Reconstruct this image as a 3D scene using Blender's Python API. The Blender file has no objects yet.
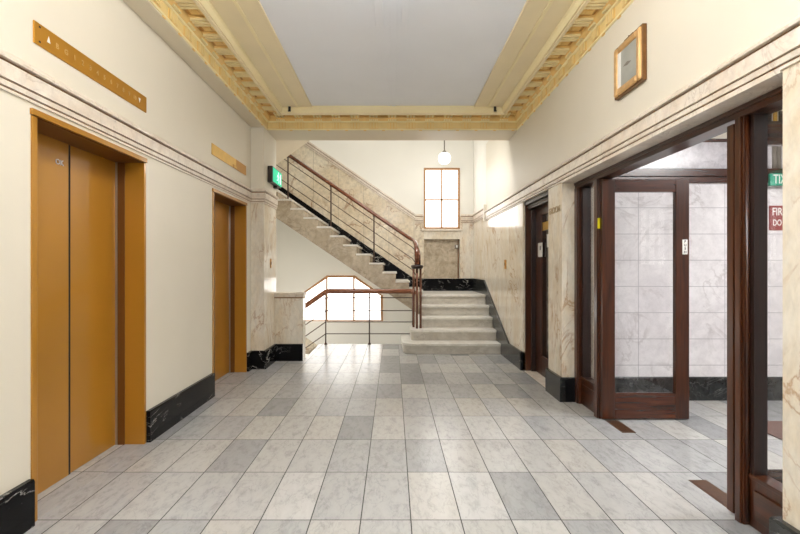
import bpy, bmesh, math, random
from mathutils import Vector, Matrix
random.seed(7)
C = bpy.context.scene.collection
sc = bpy.context.scene
H = 1.45            # eye height
F = 450.0           # focal length in pixels of an 800 px wide frame

# ------------------------------------------------------------------ materials
def new_mat(name):
    m = bpy.data.materials.new(name); m.use_nodes = True
    nt = m.node_tree; nt.nodes.clear()
    out = nt.nodes.new('ShaderNodeOutputMaterial')
    b = nt.nodes.new('ShaderNodeBsdfPrincipled')
    nt.links.new(b.outputs[0], out.inputs[0])
    return m, nt, b, out

def N(nt, kind, **kw):
    n = nt.nodes.new('ShaderNode' + kind)
    for k, v in kw.items():
        if k.startswith('i_'):
            n.inputs[k[2:].replace('_', ' ')].default_value = v
        else:
            setattr(n, k, v)
    return n

def ramp(nt, stops, interp='LINEAR'):
    r = nt.nodes.new('ShaderNodeValToRGB'); cr = r.color_ramp; cr.interpolation = interp
    while len(cr.elements) > 1: cr.elements.remove(cr.elements[-1])
    cr.elements[0].position = stops[0][0]; cr.elements[0].color = (*stops[0][1], 1)
    for p, c in stops[1:]:
        e = cr.elements.new(p); e.color = (*c, 1)
    return r

def math_n(nt, op, a, b=None, c=None):
    n = nt.nodes.new('ShaderNodeMath'); n.operation = op
    for i, v in enumerate((a, b, c)):
        if v is None: continue
        if isinstance(v, (int, float)): n.inputs[i].default_value = v
        else: nt.links.new(v, n.inputs[i])
    return n.outputs[0]

def mixc(nt, fac, a, b, mode='MIX'):
    n = nt.nodes.new('ShaderNodeMix'); n.data_type = 'RGBA'; n.blend_type = mode
    for sock, v in ((n.inputs[0], fac), (n.inputs[6], a), (n.inputs[7], b)):
        if isinstance(v, (int, float)): sock.default_value = v
        elif isinstance(v, tuple): sock.default_value = (*v, 1)
        else: nt.links.new(v, sock)
    return n.outputs[2]

def srgb(r, g, b):
    f = lambda c: (c/255/12.92) if c/255 <= .04045 else ((c/255+.055)/1.055)**2.4
    return (f(r), f(g), f(b))

def pos(nt):
    return nt.nodes.new('ShaderNodeNewGeometry').outputs['Position']

def paint(name, col, rough=.5, var=.05, scale=3.0, metallic=0.0, bump=.0, coat=0.0, spec=.5):
    m, nt, b, out = new_mat(name)
    n = N(nt, 'TexNoise', i_Scale=scale, i_Detail=4.0)
    nt.links.new(pos(nt), n.inputs['Vector'])
    lo = tuple(c*(1-var) for c in col); hi = tuple(min(1, c*(1+var)) for c in col)
    r = ramp(nt, [(.3, lo), (.7, hi)])
    nt.links.new(n.outputs['Fac'], r.inputs[0])
    nt.links.new(r.outputs[0], b.inputs['Base Color'])
    b.inputs['Roughness'].default_value = rough
    b.inputs['Metallic'].default_value = metallic
    b.inputs['Coat Weight'].default_value = coat
    b.inputs['Specular IOR Level'].default_value = spec
    if bump:
        n2 = N(nt, 'TexNoise', i_Scale=60.0, i_Detail=3.0)
        nt.links.new(pos(nt), n2.inputs['Vector'])
        bp = N(nt, 'Bump', i_Strength=bump, i_Distance=.01)
        nt.links.new(n2.outputs['Fac'], bp.inputs['Height']); nt.links.new(bp.outputs[0], b.inputs['Normal'])
    return m

def emis(name, col, strength):
    m, nt, b, out = new_mat(name)
    n = N(nt, 'TexNoise', i_Scale=1.2); nt.links.new(pos(nt), n.inputs['Vector'])
    r = ramp(nt, [(.2, tuple(c*.97 for c in col)), (.8, col)]); nt.links.new(n.outputs['Fac'], r.inputs[0])
    b.inputs['Base Color'].default_value = (*[c*.5 for c in col], 1)
    nt.links.new(r.outputs[0], b.inputs['Emission Color'])
    b.inputs['Emission Strength'].default_value = strength
    return m

def marble(name, c1, c2, vein, rough=.15, scale=1.6, vscale=1.1, vwidth=.035, vamt=.7, joints=(), stretch=(1, 1, 1), jcol=None, fine=.25):
    """clouded stone with thin wandering veins; joints = list of (axis, period, offset)"""
    m, nt, b, out = new_mat(name)
    p = pos(nt)
    mp = N(nt, 'Mapping'); mp.inputs['Scale'].default_value = stretch
    mp.inputs['Rotation'].default_value = (.5, .35, .6)
    nt.links.new(p, mp.inputs['Vector'])
    v = mp.outputs[0]
    n1 = N(nt, 'TexNoise', i_Scale=scale, i_Detail=8.0, i_Roughness=.62, i_Distortion=1.2); nt.links.new(v, n1.inputs['Vector'])
    r1 = ramp(nt, [(.34, c2), (.62, c1)]); nt.links.new(n1.outputs['Fac'], r1.inputs[0])
    n2 = N(nt, 'TexNoise', i_Scale=vscale, i_Detail=7.0, i_Roughness=.58, i_Distortion=2.0); nt.links.new(v, n2.inputs['Vector'])
    d = math_n(nt, 'ABSOLUTE', math_n(nt, 'SUBTRACT', n2.outputs['Fac'], .5))
    vm = ramp(nt, [(0, (1, 1, 1)), (vwidth, (0, 0, 0))]); nt.links.new(d, vm.inputs[0])
    n3 = N(nt, 'TexNoise', i_Scale=2.4, i_Detail=2.0); nt.links.new(p, n3.inputs['Vector'])
    gate = ramp(nt, [(.42, (0, 0, 0)), (.6, (1, 1, 1))]); nt.links.new(n3.outputs['Fac'], gate.inputs[0])
    fac = math_n(nt, 'MULTIPLY', math_n(nt, 'MULTIPLY', vm.outputs[0], gate.outputs[0]), vamt)
    col = mixc(nt, fac, r1.outputs[0], vein)
    n4 = N(nt, 'TexNoise', i_Scale=14.0, i_Detail=6.0, i_Roughness=.7); nt.links.new(v, n4.inputs['Vector'])
    r4 = ramp(nt, [(.35, (1-fine,)*3), (.6, (1, 1, 1))]); nt.links.new(n4.outputs['Fac'], r4.inputs[0])
    col = mixc(nt, 1.0, col, r4.outputs[0], 'MULTIPLY')
    if joints:
        sep = N(nt, 'SeparateXYZ'); nt.links.new(p, sep.inputs[0])
        tot = None
        for ax, per, off in joints:
            f = math_n(nt, 'FRACT', math_n(nt, 'DIVIDE', math_n(nt, 'SUBTRACT', sep.outputs[ax], off), per))
            e = math_n(nt, 'ABSOLUTE', math_n(nt, 'SUBTRACT', f, .5))
            j = math_n(nt, 'GREATER_THAN', e, .5-.004/per)
            tot = j if tot is None else math_n(nt, 'MAXIMUM', tot, j)
        col = mixc(nt, math_n(nt, 'MULTIPLY', tot, .6), col, jcol or tuple(c*.35 for c in c2))
    nt.links.new(col, b.inputs['Base Color'])
    b.inputs['Roughness'].default_value = rough
    return m

def tile_floor(name):
    m, nt, b, out = new_mat(name)
    p = pos(nt); sep = N(nt, 'SeparateXYZ'); nt.links.new(p, sep.inputs[0])
    u = math_n(nt, 'DIVIDE', math_n(nt, 'SUBTRACT', sep.outputs[0], .103), .2885)
    v = math_n(nt, 'DIVIDE', math_n(nt, 'SUBTRACT', sep.outputs[1], 2.59), .606)
    iu, iv = math_n(nt, 'FLOOR', u), math_n(nt, 'FLOOR', v)
    cb = N(nt, 'CombineXYZ'); nt.links.new(iu, cb.inputs[0]); nt.links.new(iv, cb.inputs[1])
    wn = N(nt, 'TexWhiteNoise', noise_dimensions='2D'); nt.links.new(cb.outputs[0], wn.inputs['Vector'])
    base = ramp(nt, [(0, srgb(154, 155, 156)), (.22, srgb(174, 175, 175)), (.5, srgb(187, 187, 186)), (.8, srgb(193, 190, 184)), (1, srgb(199, 199, 198))])
    nt.links.new(wn.outputs['Value'], base.inputs[0])
    # a different patch of stone in every tile
    off = N(nt, 'VectorMath', operation='MULTIPLY_ADD')
    nt.links.new(wn.outputs['Color'], off.inputs[0]); off.inputs[1].default_value = (9, 9, 9); nt.links.new(p, off.inputs[2])
    mp = N(nt, 'Mapping'); mp.inputs['Rotation'].default_value = (0, 0, .7); mp.inputs['Scale'].default_value = (5.5, 2.4, 1)
    nt.links.new(off.outputs[0], mp.inputs['Vector'])
    n1 = N(nt, 'TexNoise', i_Scale=3.4, i_Detail=9.0, i_Roughness=.7, i_Distortion=.35); nt.links.new(mp.outputs[0], n1.inputs['Vector'])
    r1 = ramp(nt, [(.25, (.66, .66, .665)), (.5, (.93, .93, .93)), (.75, (1.0, 1.0, 1.0))]); nt.links.new(n1.outputs['Fac'], r1.inputs[0])
    n2 = N(nt, 'TexNoise', i_Scale=2.2, i_Detail=7.0, i_Distortion=.5); nt.links.new(mp.outputs[0], n2.inputs['Vector'])
    d = math_n(nt, 'ABSOLUTE', math_n(nt, 'SUBTRACT', n2.outputs['Fac'], .47))
    r2 = ramp(nt, [(0, (.83, .83, .84)), (.02, (1, 1, 1))]); nt.links.new(d, r2.inputs[0])
    col = mixc(nt, 1.0, base.outputs[0], r1.outputs[0], 'MULTIPLY')
    col = mixc(nt, .8, col, r2.outputs[0], 'MULTIPLY')
    def joint(w, half):
        f = math_n(nt, 'FRACT', w)
        return math_n(nt, 'GREATER_THAN', math_n(nt, 'ABSOLUTE', math_n(nt, 'SUBTRACT', f, .5)), .5-half)
    j = math_n(nt, 'MAXIMUM', joint(u, .0032/.2885), joint(v, .0032/.606))
    col = mixc(nt, math_n(nt, 'MULTIPLY', j, .95), col, srgb(26, 24, 22))
    nt.links.new(col, b.inputs['Base Color'])
    n5 = N(nt, 'TexNoise', i_Scale=4.0, i_Detail=4.0); nt.links.new(p, n5.inputs['Vector'])
    rr = N(nt, 'MapRange'); rr.inputs['To Min'].default_value = .215; rr.inputs['To Max'].default_value = .26
    nt.links.new(n5.outputs['Fac'], rr.inputs['Value'])
    rough = math_n(nt, 'ADD', rr.outputs[0], math_n(nt, 'MULTIPLY', j, .4))
    nt.links.new(rough, b.inputs['Roughness'])
    return m

def wood(name, c1, c2, rough=.25, axis=2):
    m, nt, b, out = new_mat(name)
    mp = N(nt, 'Mapping'); s = [14, 14, 14]; s[axis] = .9; mp.inputs['Scale'].default_value = s
    nt.links.new(pos(nt), mp.inputs['Vector'])
    n = N(nt, 'TexNoise', i_Scale=2.2, i_Detail=7.0, i_Roughness=.6, i_Distortion=.6); nt.links.new(mp.outputs[0], n.inputs['Vector'])
    r = ramp(nt, [(.32, c1), (.68, c2)]); nt.links.new(n.outputs['Fac'], r.inputs[0])
    nt.links.new(r.outputs[0], b.inputs['Base Color'])
    b.inputs['Roughness'].default_value = rough
    b.inputs['Coat Weight'].default_value = .2; b.inputs['Coat Roughness'].default_value = .12
    return m

def glass(name, tint=(1, 1, 1), refl=.1):
    m = bpy.data.materials.new(name); m.use_nodes = True
    nt = m.node_tree; nt.nodes.clear()
    out = nt.nodes.new('ShaderNodeOutputMaterial')
    t = N(nt, 'BsdfTransparent'); t.inputs[0].default_value = (*tint, 1)
    g = N(nt, 'BsdfGlossy'); g.inputs['Roughness'].default_value = .02
    fr = N(nt, 'LayerWeight', i_Blend=.15)
    f = math_n(nt, 'ADD', math_n(nt, 'MULTIPLY', fr.outputs['Fresnel'], .5), refl*.25)
    mx = nt.nodes.new('ShaderNodeMixShader')
    nt.links.new(f, mx.inputs[0]); nt.links.new(t.outputs[0], mx.inputs[1]); nt.links.new(g.outputs[0], mx.inputs[2])
    nt.links.new(mx.outputs[0], out.inputs[0])
    return m

M = {}
M['wall'] = paint('cream wall paint', srgb(228, 221, 205), .38, .015, 2.0, spec=.35)
M['stairwall'] = paint('pale cream stairwell paint', srgb(240, 238, 230), .5, .015, 2.0)
M['beam'] = paint('off white beam paint', srgb(224, 212, 188), .45, .02)
M['ceiling'] = paint('cool white ceiling paint', srgb(242, 245, 251), .55, .02, 1.5)
M['tan'] = paint('tan ceiling border paint', srgb(240, 224, 186), .45, .03)
M['cream'] = paint('yellow cream plaster paint', srgb(247, 231, 180), .4, .04, 8)
M['cream_mid'] = paint('mid cream plaster paint', srgb(238, 212, 148), .42, .05, 8)
M['ochre_shade'] = paint('shaded ochre plaster paint', srgb(198, 146, 72), .42, .1, 12)  # shade of the cornice soffit put into the paint colour
M['gold'] = paint('ochre plaster paint', srgb(238, 201, 126), .42, .07, 9)
M['lip'] = paint('pale yellow plaster lip', srgb(246, 231, 186), .4, .02)
M['floor'] = tile_floor('honed grey white marble tiles')
M['marble'] = marble('cream wall marble', srgb(238, 231, 217), srgb(225, 208, 180), srgb(172, 124, 74), .13, 1.5, 1.1, .022, .65, stretch=(1.6, 1.6, .7), fine=.14)
M['marble_back'] = marble('veined buff marble', srgb(234, 223, 202), srgb(216, 198, 168), srgb(150, 104, 70), .16, 1.2, .9, .028, .85, joints=[(0, .575, -1.82)])
M['band'] = marble('pale travertine band', srgb(238, 228, 214), srgb(224, 208, 190), srgb(150, 122, 98), .3, 2.2, 1.6, .015, .4, fine=.15)
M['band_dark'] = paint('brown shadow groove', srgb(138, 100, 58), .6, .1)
M['black'] = marble('black marble', srgb(20, 20, 22), srgb(10, 10, 12), srgb(215, 212, 205), .14, 2.5, 1.0, .0085, .9, stretch=(1.5, .9, 2.2), fine=.1)
for n_ in M['black'].node_tree.nodes:
    if n_.type == 'BSDF_PRINCIPLED': n_.inputs['Specular IOR Level'].default_value = .12
M['black_grey'] = marble('dark grey green marble', srgb(44, 46, 45), srgb(24, 26, 26), srgb(130, 132, 128), .2, 4, 3.0, .015, .5, fine=.4)
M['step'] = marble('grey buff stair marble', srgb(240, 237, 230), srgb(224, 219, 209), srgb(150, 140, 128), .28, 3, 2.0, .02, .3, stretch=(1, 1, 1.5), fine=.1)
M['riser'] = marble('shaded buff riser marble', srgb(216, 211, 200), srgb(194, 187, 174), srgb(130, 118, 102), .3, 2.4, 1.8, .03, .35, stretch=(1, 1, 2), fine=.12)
M['stringer'] = marble('buff stair stringer marble', srgb(206, 192, 170), srgb(174, 158, 134), srgb(120, 102, 80), .25, 2.6, 1.8, .04, .5)
M['lobby'] = marble('lilac white lobby marble', srgb(234, 231, 232), srgb(218, 214, 216), srgb(178, 170, 170), .25, 1.8, 1.2, .03, .5, joints=[(2, .2885, .093), (0, .95, 2.70)], jcol=srgb(150, 146, 152), fine=.12)
M['elev'] = paint('ochre lacquered metal', srgb(170, 118, 34), .3, .05, 1.2, metallic=.2, coat=.5)
M['elev_shade'] = paint('shaded ochre lacquered metal', srgb(104, 62, 16), .35, .05, 1.2, metallic=.25)  # shade under the header and in the reveal, put into the metal colour
M['brass'] = paint('brushed brass plate', srgb(186, 132, 40), .35, .06, 6, metallic=.55)
M['brass2'] = paint('bright brass plate', srgb(214, 172, 82), .32, .1, 12, metallic=.6)
M['steel'] = paint('steel edge', srgb(170, 165, 160), .3, .05, metallic=.8)
M['gap'] = paint('dark gap', srgb(20, 14, 8), .7)
M['wood'] = wood('red brown mahogany', srgb(42, 18, 6), srgb(76, 37, 14), .28)
M['wood_y'] = wood('red brown mahogany rail', srgb(42, 18, 6), srgb(76, 37, 14), .28, 1)
M['wood_x'] = wood('dark mahogany rail', srgb(44, 19, 7), srgb(78, 36, 15), .26, 0)
M['wood_dark'] = wood('near black mahogany', srgb(24, 12, 8), srgb(44, 22, 14), .4)
M['handrail'] = wood('dark red handrail', srgb(78, 40, 24), srgb(126, 72, 46), .22, 0)
M['handrail_lit'] = wood('red brown lit handrail', srgb(112, 66, 44), srgb(160, 104, 74), .25, 0)  # handrail wood with the light on the level rail put into its colour
M['rail'] = paint('dark bronze railing metal', srgb(74, 52, 40), .35, .08, metallic=.4)
M['tube'] = paint('copper brown newel tube', srgb(120, 82, 66), .25, .08, metallic=.5)
M['winframe'] = paint('tan window frame', srgb(172, 128, 84), .45, .05)
M['glass'] = glass('clear glass')
M['glass_dark'] = paint('dark reflective glass', srgb(40, 26, 18), .05, .05, spec=.8)
M['pane'] = emis('frosted daylight pane', (1, .985, .955), 4.2)
M['pane_low'] = emis('frosted daylight pane low', (1, .98, .945), 3.4)
M['globe'] = emis('opal glass globe', (1, .99, .97), 2.5)
M['tubelight'] = emis('fluorescent diffuser', (1, .985, .965), 33.0)
M['lobby_light'] = emis('lobby fill diffuser', (1, .99, .98), 38.0)
M['lobby_win'] = emis('lobby daylight pane', (1, .99, .97), 1.8)
M['white'] = paint('white plastic', srgb(235, 233, 228), .35, .02)
M['ink'] = paint('black lettering', srgb(25, 22, 20), .5)
M['letter'] = paint('pale silver lettering', srgb(206, 198, 196), .4, .03)
M['faint'] = paint('faint worn numerals', srgb(196, 158, 92), .4, .03)
M['brass_letter'] = paint('dull brass lettering', srgb(168, 146, 108), .4, .05, metallic=.2)
M['green'] = emis('green exit face', srgb(20, 200, 150), 1.0)
M['green_white'] = emis('lit white pictogram', (.75, 1, .93), 1.1)
M['greenpaint'] = paint('green sign paint', srgb(30, 150, 120), .4)
M['black_plastic'] = paint('dark brown plastic', srgb(46, 36, 34), .4)
M['red'] = paint('red sign paint', srgb(136, 32, 34), .4)
M['yellow'] = paint('bright yellow tag', srgb(226, 214, 20), .45)
M['giltbright'] = paint('gilt frame', srgb(222, 180, 124), .3, .12, 20, metallic=.55)
M['giltdark'] = paint('antique gilt edge', srgb(120, 84, 44), .4, .15, 20, metallic=.5)
M['print'] = paint('grey print paper', srgb(160, 160, 152), .3, .12, 9)
M['mat_rug'] = paint('rust brown entrance mat', srgb(104, 78, 70), .95, .25, 60)
M['plate'] = paint('worn bronze floor plate', srgb(92, 62, 42), .4, .15, 30, metallic=.5)
M['frost'] = marble('frosted figured glass', srgb(226, 222, 226), srgb(203, 199, 204), srgb(178, 174, 180), .2, 3, 2, .05, .5)
M['pipe'] = paint('brown painted pipe', srgb(132, 96, 62), .4)
M['greybox'] = paint('grey plastic', srgb(120, 112, 102), .5)

# ------------------------------------------------------------------ mesh tools
class MB:
    def __init__(s): s.bm = bmesh.new(); s.mats = []
    def mi(s, m):
        if m not in s.mats: s.mats.append(m)
        return s.mats.index(m)
    def box(s, x0, x1, y0, y1, z0, z1, m='wall'):
        i = s.mi(m); a = [min(x0, x1), min(y0, y1), min(z0, z1)]; b = [max(x0, x1), max(y0, y1), max(z0, z1)]
        vs = [s.bm.verts.new((b[0] if k & 1 else a[0], b[1] if k & 2 else a[1], b[2] if k & 4 else a[2])) for k in range(8)]
        for q in ((0, 2, 3, 1), (4, 5, 7, 6), (0, 1, 5, 4), (2, 6, 7, 3), (0, 4, 6, 2), (1, 3, 7, 5)):
            f = s.bm.faces.new([vs[k] for k in q]); f.material_index = i
        return s
    def prism(s, poly, ax, c0, c1, m='wall'):
        """poly: list of 2-D points in the two axes other than ax (in xyz order), extruded from c0 to c1 on axis ax"""
        i = s.mi(m)
        def P(p, c):
            v = list(p); v.insert(ax, c); return v
        A = [s.bm.verts.new(P(p, c0)) for p in poly]; B = [s.bm.verts.new(P(p, c1)) for p in poly]
        n = len(poly)
        fs = [s.bm.faces.new(A), s.bm.faces.new(B[::-1])]
        for k in range(n): fs.append(s.bm.faces.new((A[k], B[k], B[(k+1) % n], A[(k+1) % n])))
        for f in fs: f.material_index = i
        return s
    def sweep(s, path, prof, m='wall', z=0):
        """closed profile of (offset, height) swept along an XY path; offset points to the right of travel"""
        i = s.mi(m); rows = []
        n = len(path); nr = []
        for k in range(n-1):
            d = Vector(path[k+1]) - Vector(path[k]); d.normalize(); nr.append(Vector((d.y, -d.x)))
        for k in range(n):
            a = nr[max(0, k-1)]; b = nr[min(n-2, k)]
            mv = (a+b)/(1+a.dot(b))
            rows.append([s.bm.verts.new((path[k][0]+mv.x*o, path[k][1]+mv.y*o, z+h)) for o, h in prof])
        L = len(prof)
        for k in range(n-1):
            for j in range(L):
                f = s.bm.faces.new((rows[k][j], rows[k][(j+1) % L], rows[k+1][(j+1) % L], rows[k+1][j])); f.material_index = i
        for r in (rows[0], rows[-1]):
            f = s.bm.faces.new(r); f.material_index = i
        return s
    def tube(s, pts, r, m='rail', seg=10, sy=1.0):
        i = s.mi(m); pts = [Vector(p) for p in pts]; rings = []
        up = None
        for k, p in enumerate(pts):
            t = (pts[min(k+1, len(pts)-1)] - pts[max(k-1, 0)]).normalized()
            if up is None:
                up = Vector((0, 0, 1)) if abs(t.z) < .9 else Vector((0, 1, 0))
            a = t.cross(up).normalized(); b = a.cross(t).normalized(); up = b
            rings.append([s.bm.verts.new(p + a*(r*math.cos(q)) + b*(r*sy*math.sin(q))) for q in [2*math.pi*j/seg for j in range(seg)]])
        for A, B in zip(rings, rings[1:]):
            for j in range(seg):
                f = s.bm.faces.new((A[j], A[(j+1) % seg], B[(j+1) % seg], B[j])); f.material_index = i; f.smooth = True
        for R in (rings[0], rings[-1]):
            f = s.bm.faces.new(R); f.material_index = i
        return s
    def lathe(s, c, prof, m, seg=24):
        i = s.mi(m); rings = []
        for r, z in prof:
            rings.append([s.bm.verts.new((c[0]+r*math.cos(2*math.pi*j/seg), c[1]+r*math.sin(2*math.pi*j/seg), c[2]+z)) for j in range(seg)])
        for A, B in zip(rings, rings[1:]):
            for j in range(seg):
                f = s.bm.faces.new((A[j], A[(j+1) % seg], B[(j+1) % seg], B[j])); f.material_index = i; f.smooth = True
        for R in (rings[0], rings[-1]):
            f = s.bm.faces.new(R); f.material_index = i
        return s
    def add_text(s, text, size, mtx, m='ink', depth=.002, align='CENTER'):
        i = s.mi(m)
        cu = bpy.data.curves.new('t', 'FONT'); cu.body = text; cu.size = size; cu.extrude = depth
        cu.align_x = align; cu.align_y = 'CENTER'; cu.offset = size*.012
        o = bpy.data.objects.new('t', cu); C.objects.link(o)
        dg = bpy.context.evaluated_depsgraph_get(); dg.update()
        me = bpy.data.meshes.new_from_object(o.evaluated_get(dg))
        bpy.data.objects.remove(o)
        me.transform(mtx)
        n0 = len(s.bm.faces); s.bm.from_mesh(me); s.bm.faces.ensure_lookup_table()
        for f in s.bm.faces[n0:]: f.material_index = i
        bpy.data.meshes.remove(me)
        return s
    def build(s, name, parent=None, bevel=0.0, origin=None):
        bmesh.ops.recalc_face_normals(s.bm, faces=s.bm.faces)
        me = bpy.data.meshes.new(name); s.bm.to_mesh(me); s.bm.free()
        for m in s.mats: me.materials.append(M[m])
        o = bpy.data.objects.new(name, me); C.objects.link(o)
        if parent:
            o.parent = parent
            off = parent.matrix_world_loc if hasattr(parent, 'matrix_world_loc') else Vector(parent['_o']) if '_o' in parent else Vector((0, 0, 0))
            o.location = -off
        if bevel:
            b = o.modifiers.new('edge', 'BEVEL'); b.width = bevel; b.segments = 2; b.limit_method = 'ANGLE'
        return o

def thing(name, label, cat, loc=(0, 0, 0), group=None, kind=None):
    o = bpy.data.objects.new(name, None); C.objects.link(o)
    o.location = loc; o['_o'] = list(loc); o.empty_display_size = .1
    o['label'] = label; o['category'] = cat
    if group: o['group'] = group
    if kind: o['kind'] = kind
    return o
def tag(o, label, cat, group=None, kind=None):
    o['label'] = label; o['category'] = cat
    if group: o['group'] = group
    if kind: o['kind'] = kind
    return o
def struct(o):
    o['kind'] = 'structure'; return o
def sroot(name, loc=(0, 0, 0)):
    o = bpy.data.objects.new(name, None); C.objects.link(o); o.location = loc; o['_o'] = list(loc); o['kind'] = 'structure'
    return o
def dup(root, loc, label):
    r = root.copy(); C.objects.link(r); r.location = loc; r['label'] = label
    for ch in list(root.children):
        c = ch.copy(); C.objects.link(c); c.parent = r
        for g in ch.children:
            d = g.copy(); C.objects.link(d); d.parent = c
    return r

# text matrices: text x axis, text y axis -> world
def tmat(origin, xdir, ydir, sx=1.0):
    x = Vector(xdir).normalized(); y = Vector(ydir).normalized(); z = x.cross(y)
    m = Matrix((x*sx, y, z)).transposed().to_4x4(); m.translation = Vector(origin); return m

# ------------------------------------------------------------------ key dimensions
XL, XR = -2.05, 1.84
YF = -2.6                 # open front of the hall
COLX, COLY0, COLY1 = -1.858, 6.48, 7.16
BY0, BY1 = 6.66, 7.165    # cross beam
ZB = 3.48                 # beam underside
ZC = 3.745                # ceiling
YE = 8.585                # stairwell edge of the floor
YB = 10.3                 # back wall of the stairwell
E1, E2 = (2.545, 3.725), (5.105, 6.285)   # lift openings
LZ = 2.385                # lintel height
ZTOP = 6.6

# ------------------------------------------------------------------ floor
f = MB()
f.box(-2.45, XR+.4, YF, 7.25, -.2, 0, 'floor')
f.box(-1.41, XR, 7.25, YE, -.2, 0, 'floor')
f.box(XR+.4, 6.6, -1.2, 5.0, -.2, 0, 'floor')
struct(f.build('floor'))
struct(MB().box(-3.7, XR+.1, YE, YB+.1, -2.2, -2.0, 'step').build('floor_lower_landing'))

# ------------------------------------------------------------------ walls
w = MB()
x0, x1 = -2.45, XL
EH = 2.355
for a, b in ((YF, E1[0]), (E1[1], E2[0]), (E2[1], COLY1)):
    w.box(x0, x1, a, b, 0, EH, 'wall')
w.box(x0, x1, YF, COLY1, EH, 3.9, 'wall')
struct(w.build('wall_left'))

c = MB()                                                                     # column at the end of the left wall
c.box(XL, COLX, COLY0, COLY1, 2.58, ZB, 'wall')
c.box(XL, COLX, COLY0, COLY1, 0, 2.58, 'marble')
struct(c.build('wall_column', bevel=.004))
c = MB()
c.box(-1.86, -1.41, 7.05, 7.25, 0, .995, 'marble')
c.box(-1.86, -1.406, 7.046, 7.254, .975, .995, 'band_dark')
c.box(-1.86, -1.402, 7.041, 7.259, .995, 1.02, 'band')
c.box(-1.86, -1.395, 7.034, 7.266, 1.022, 1.062, 'band')
struct(c.build('wall_stair_pier', bevel=.003))

w = MB()
D0, D1 = 5.33, 6.37       # single door
S0, S1 = 2.125, 4.9       # glazed screen
for a, b in ((YF, S0), (S1, D0)):
    w.box(XR, 2.2, a, b, 0, LZ, 'marble')
w.box(XR, 2.2, D1, YB, -.2, LZ, 'marble')
w.box(XR, 2.2, YF, 8.9, LZ, 3.9, 'wall')
w.box(XR, 2.2, 8.9, YB, LZ, 2.56, 'marble')
w.box(XR, 2.2, 8.9, YB, 2.56, 3.9, 'stairwall')
w.box(XR, 2.2, BY1, YB+.2, 3.9, ZTOP, 'stairwall')
w.box(XR, 2.2, YE, YB+.2, -2.2, -.2, 'stairwall')
struct(w.build('wall_right'))

W1 = (.705, 1.53, 2.343, 3.74)        # x0 x1 z0 z1 of the upper window
NZ = (1.21, 2.11)                     # recess below it
w = MB()
w.box(-3.7, W1[0], YB, YB+.25, -2.2, ZTOP, 'stairwall')
w.box(W1[1], XR+.3, YB, YB+.25, -2.2, ZTOP, 'stairwall')
w.box(W1[0], W1[1], YB, YB+.25, -2.2, NZ[0], 'stairwall')
w.box(W1[0], W1[1], YB+.12, YB+.25, NZ[0], NZ[1], 'stringer')
w.box(W1[0], W1[1], YB, YB+.25, NZ[1], W1[2], 'marble')
w.box(W1[0], W1[1], YB, YB+.25, W1[3], ZTOP, 'stairwall')
struct(w.build('wall_back'))
w = MB()
SL = .681
dz = lambda X: 2.663+SL*(.515-X)          # dado line of the upper flight
nz = lambda X: 1.02+.693*(.59-X)          # nosing line of the upper flight
w.prism([(-3.6, dz(-3.6)), (.515, 2.64), (W1[0], 2.64), (W1[0], .93), (.59, .93), (.3, nz(.3)-.3), (-3.6, nz(-3.6)-.35)], 1, YB-.012, YB, 'marble_back')
w.box(W1[1], XR, YB-.012, YB, .93, 2.64, 'marble')
w.prism([(-3.6, 1.0), (-2.13, -.04), (-1.3, -.62), (-1.3, -2), (-3.6, -2)], 1, YB-.012, YB, 'marble_back')
struct(w.build('wall_back_cladding'))
w = MB()
w.box(-3.9, -3.6, 6.9, YB+.25, -2.2, ZTOP, 'stairwall')
w.box(-3.9, -2.45, 6.9, COLY1, -2.2, ZTOP, 'stairwall')
struct(w.build('wall_stair_left'))
struct(MB().box(-3.9, 2.2, BY1, YB+.25, ZTOP, ZTOP+.2, 'stairwall').build('ceiling_stairwell'))

# cross beam, side beam and the wall above
b = MB()
b.box(XL, XR, BY0, BY1, ZB, 3.92, 'beam')
b.box(XL, -1.863, YF, BY0, ZB, 3.92, 'beam')
struct(b.build('wall_beam', bevel=.004))
struct(MB().box(-3.9, 2.2, BY1-.15, BY1, 3.92, ZTOP, 'stairwall').build('wall_above_beam'))
struct(MB().box(-1.863, XR, YF, BY0, ZC, 3.92, 'ceiling').build('ceiling'))

# ------------------------------------------------------------------ cornice and ceiling bands
path = [(-1.863, YF), (-1.863, BY0), (XR, BY0), (XR, YF)]
k = MB()
k.sweep(path, [(0, 3.49), (.014, 3.49), (.018, 3.502), (.008, 3.512), (0, 3.512)], 'cream')
k.sweep(path, [(0, 3.512), (.008, 3.512), (.008, 3.60), (0, 3.60)], 'cream_mid')
k.sweep(path, [(0, 3.60), (.022, 3.604), (.03, 3.618), (0, 3.618)], 'cream')
k.sweep(path, [(0, 3.618), (.036, 3.618), (.052, 3.64), (.06, 3.66), (.06, 3.70), (0, 3.70)], 'gold')
k.sweep(path, [(0, 3.69), (.27, 3.69), (.27, 3.745), (0, 3.745)], 'ochre_shade')
k.sweep(path, [(.232, 3.632), (.262, 3.632), (.262, 3.655), (.272, 3.66), (.272, 3.69), (.232, 3.69)], 'tan')
k.sweep(path, [(.262, 3.652), (.275, 3.648), (.298, 3.69), (.298, 3.745), (.262, 3.745)], 'lip')
P = .2735
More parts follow.
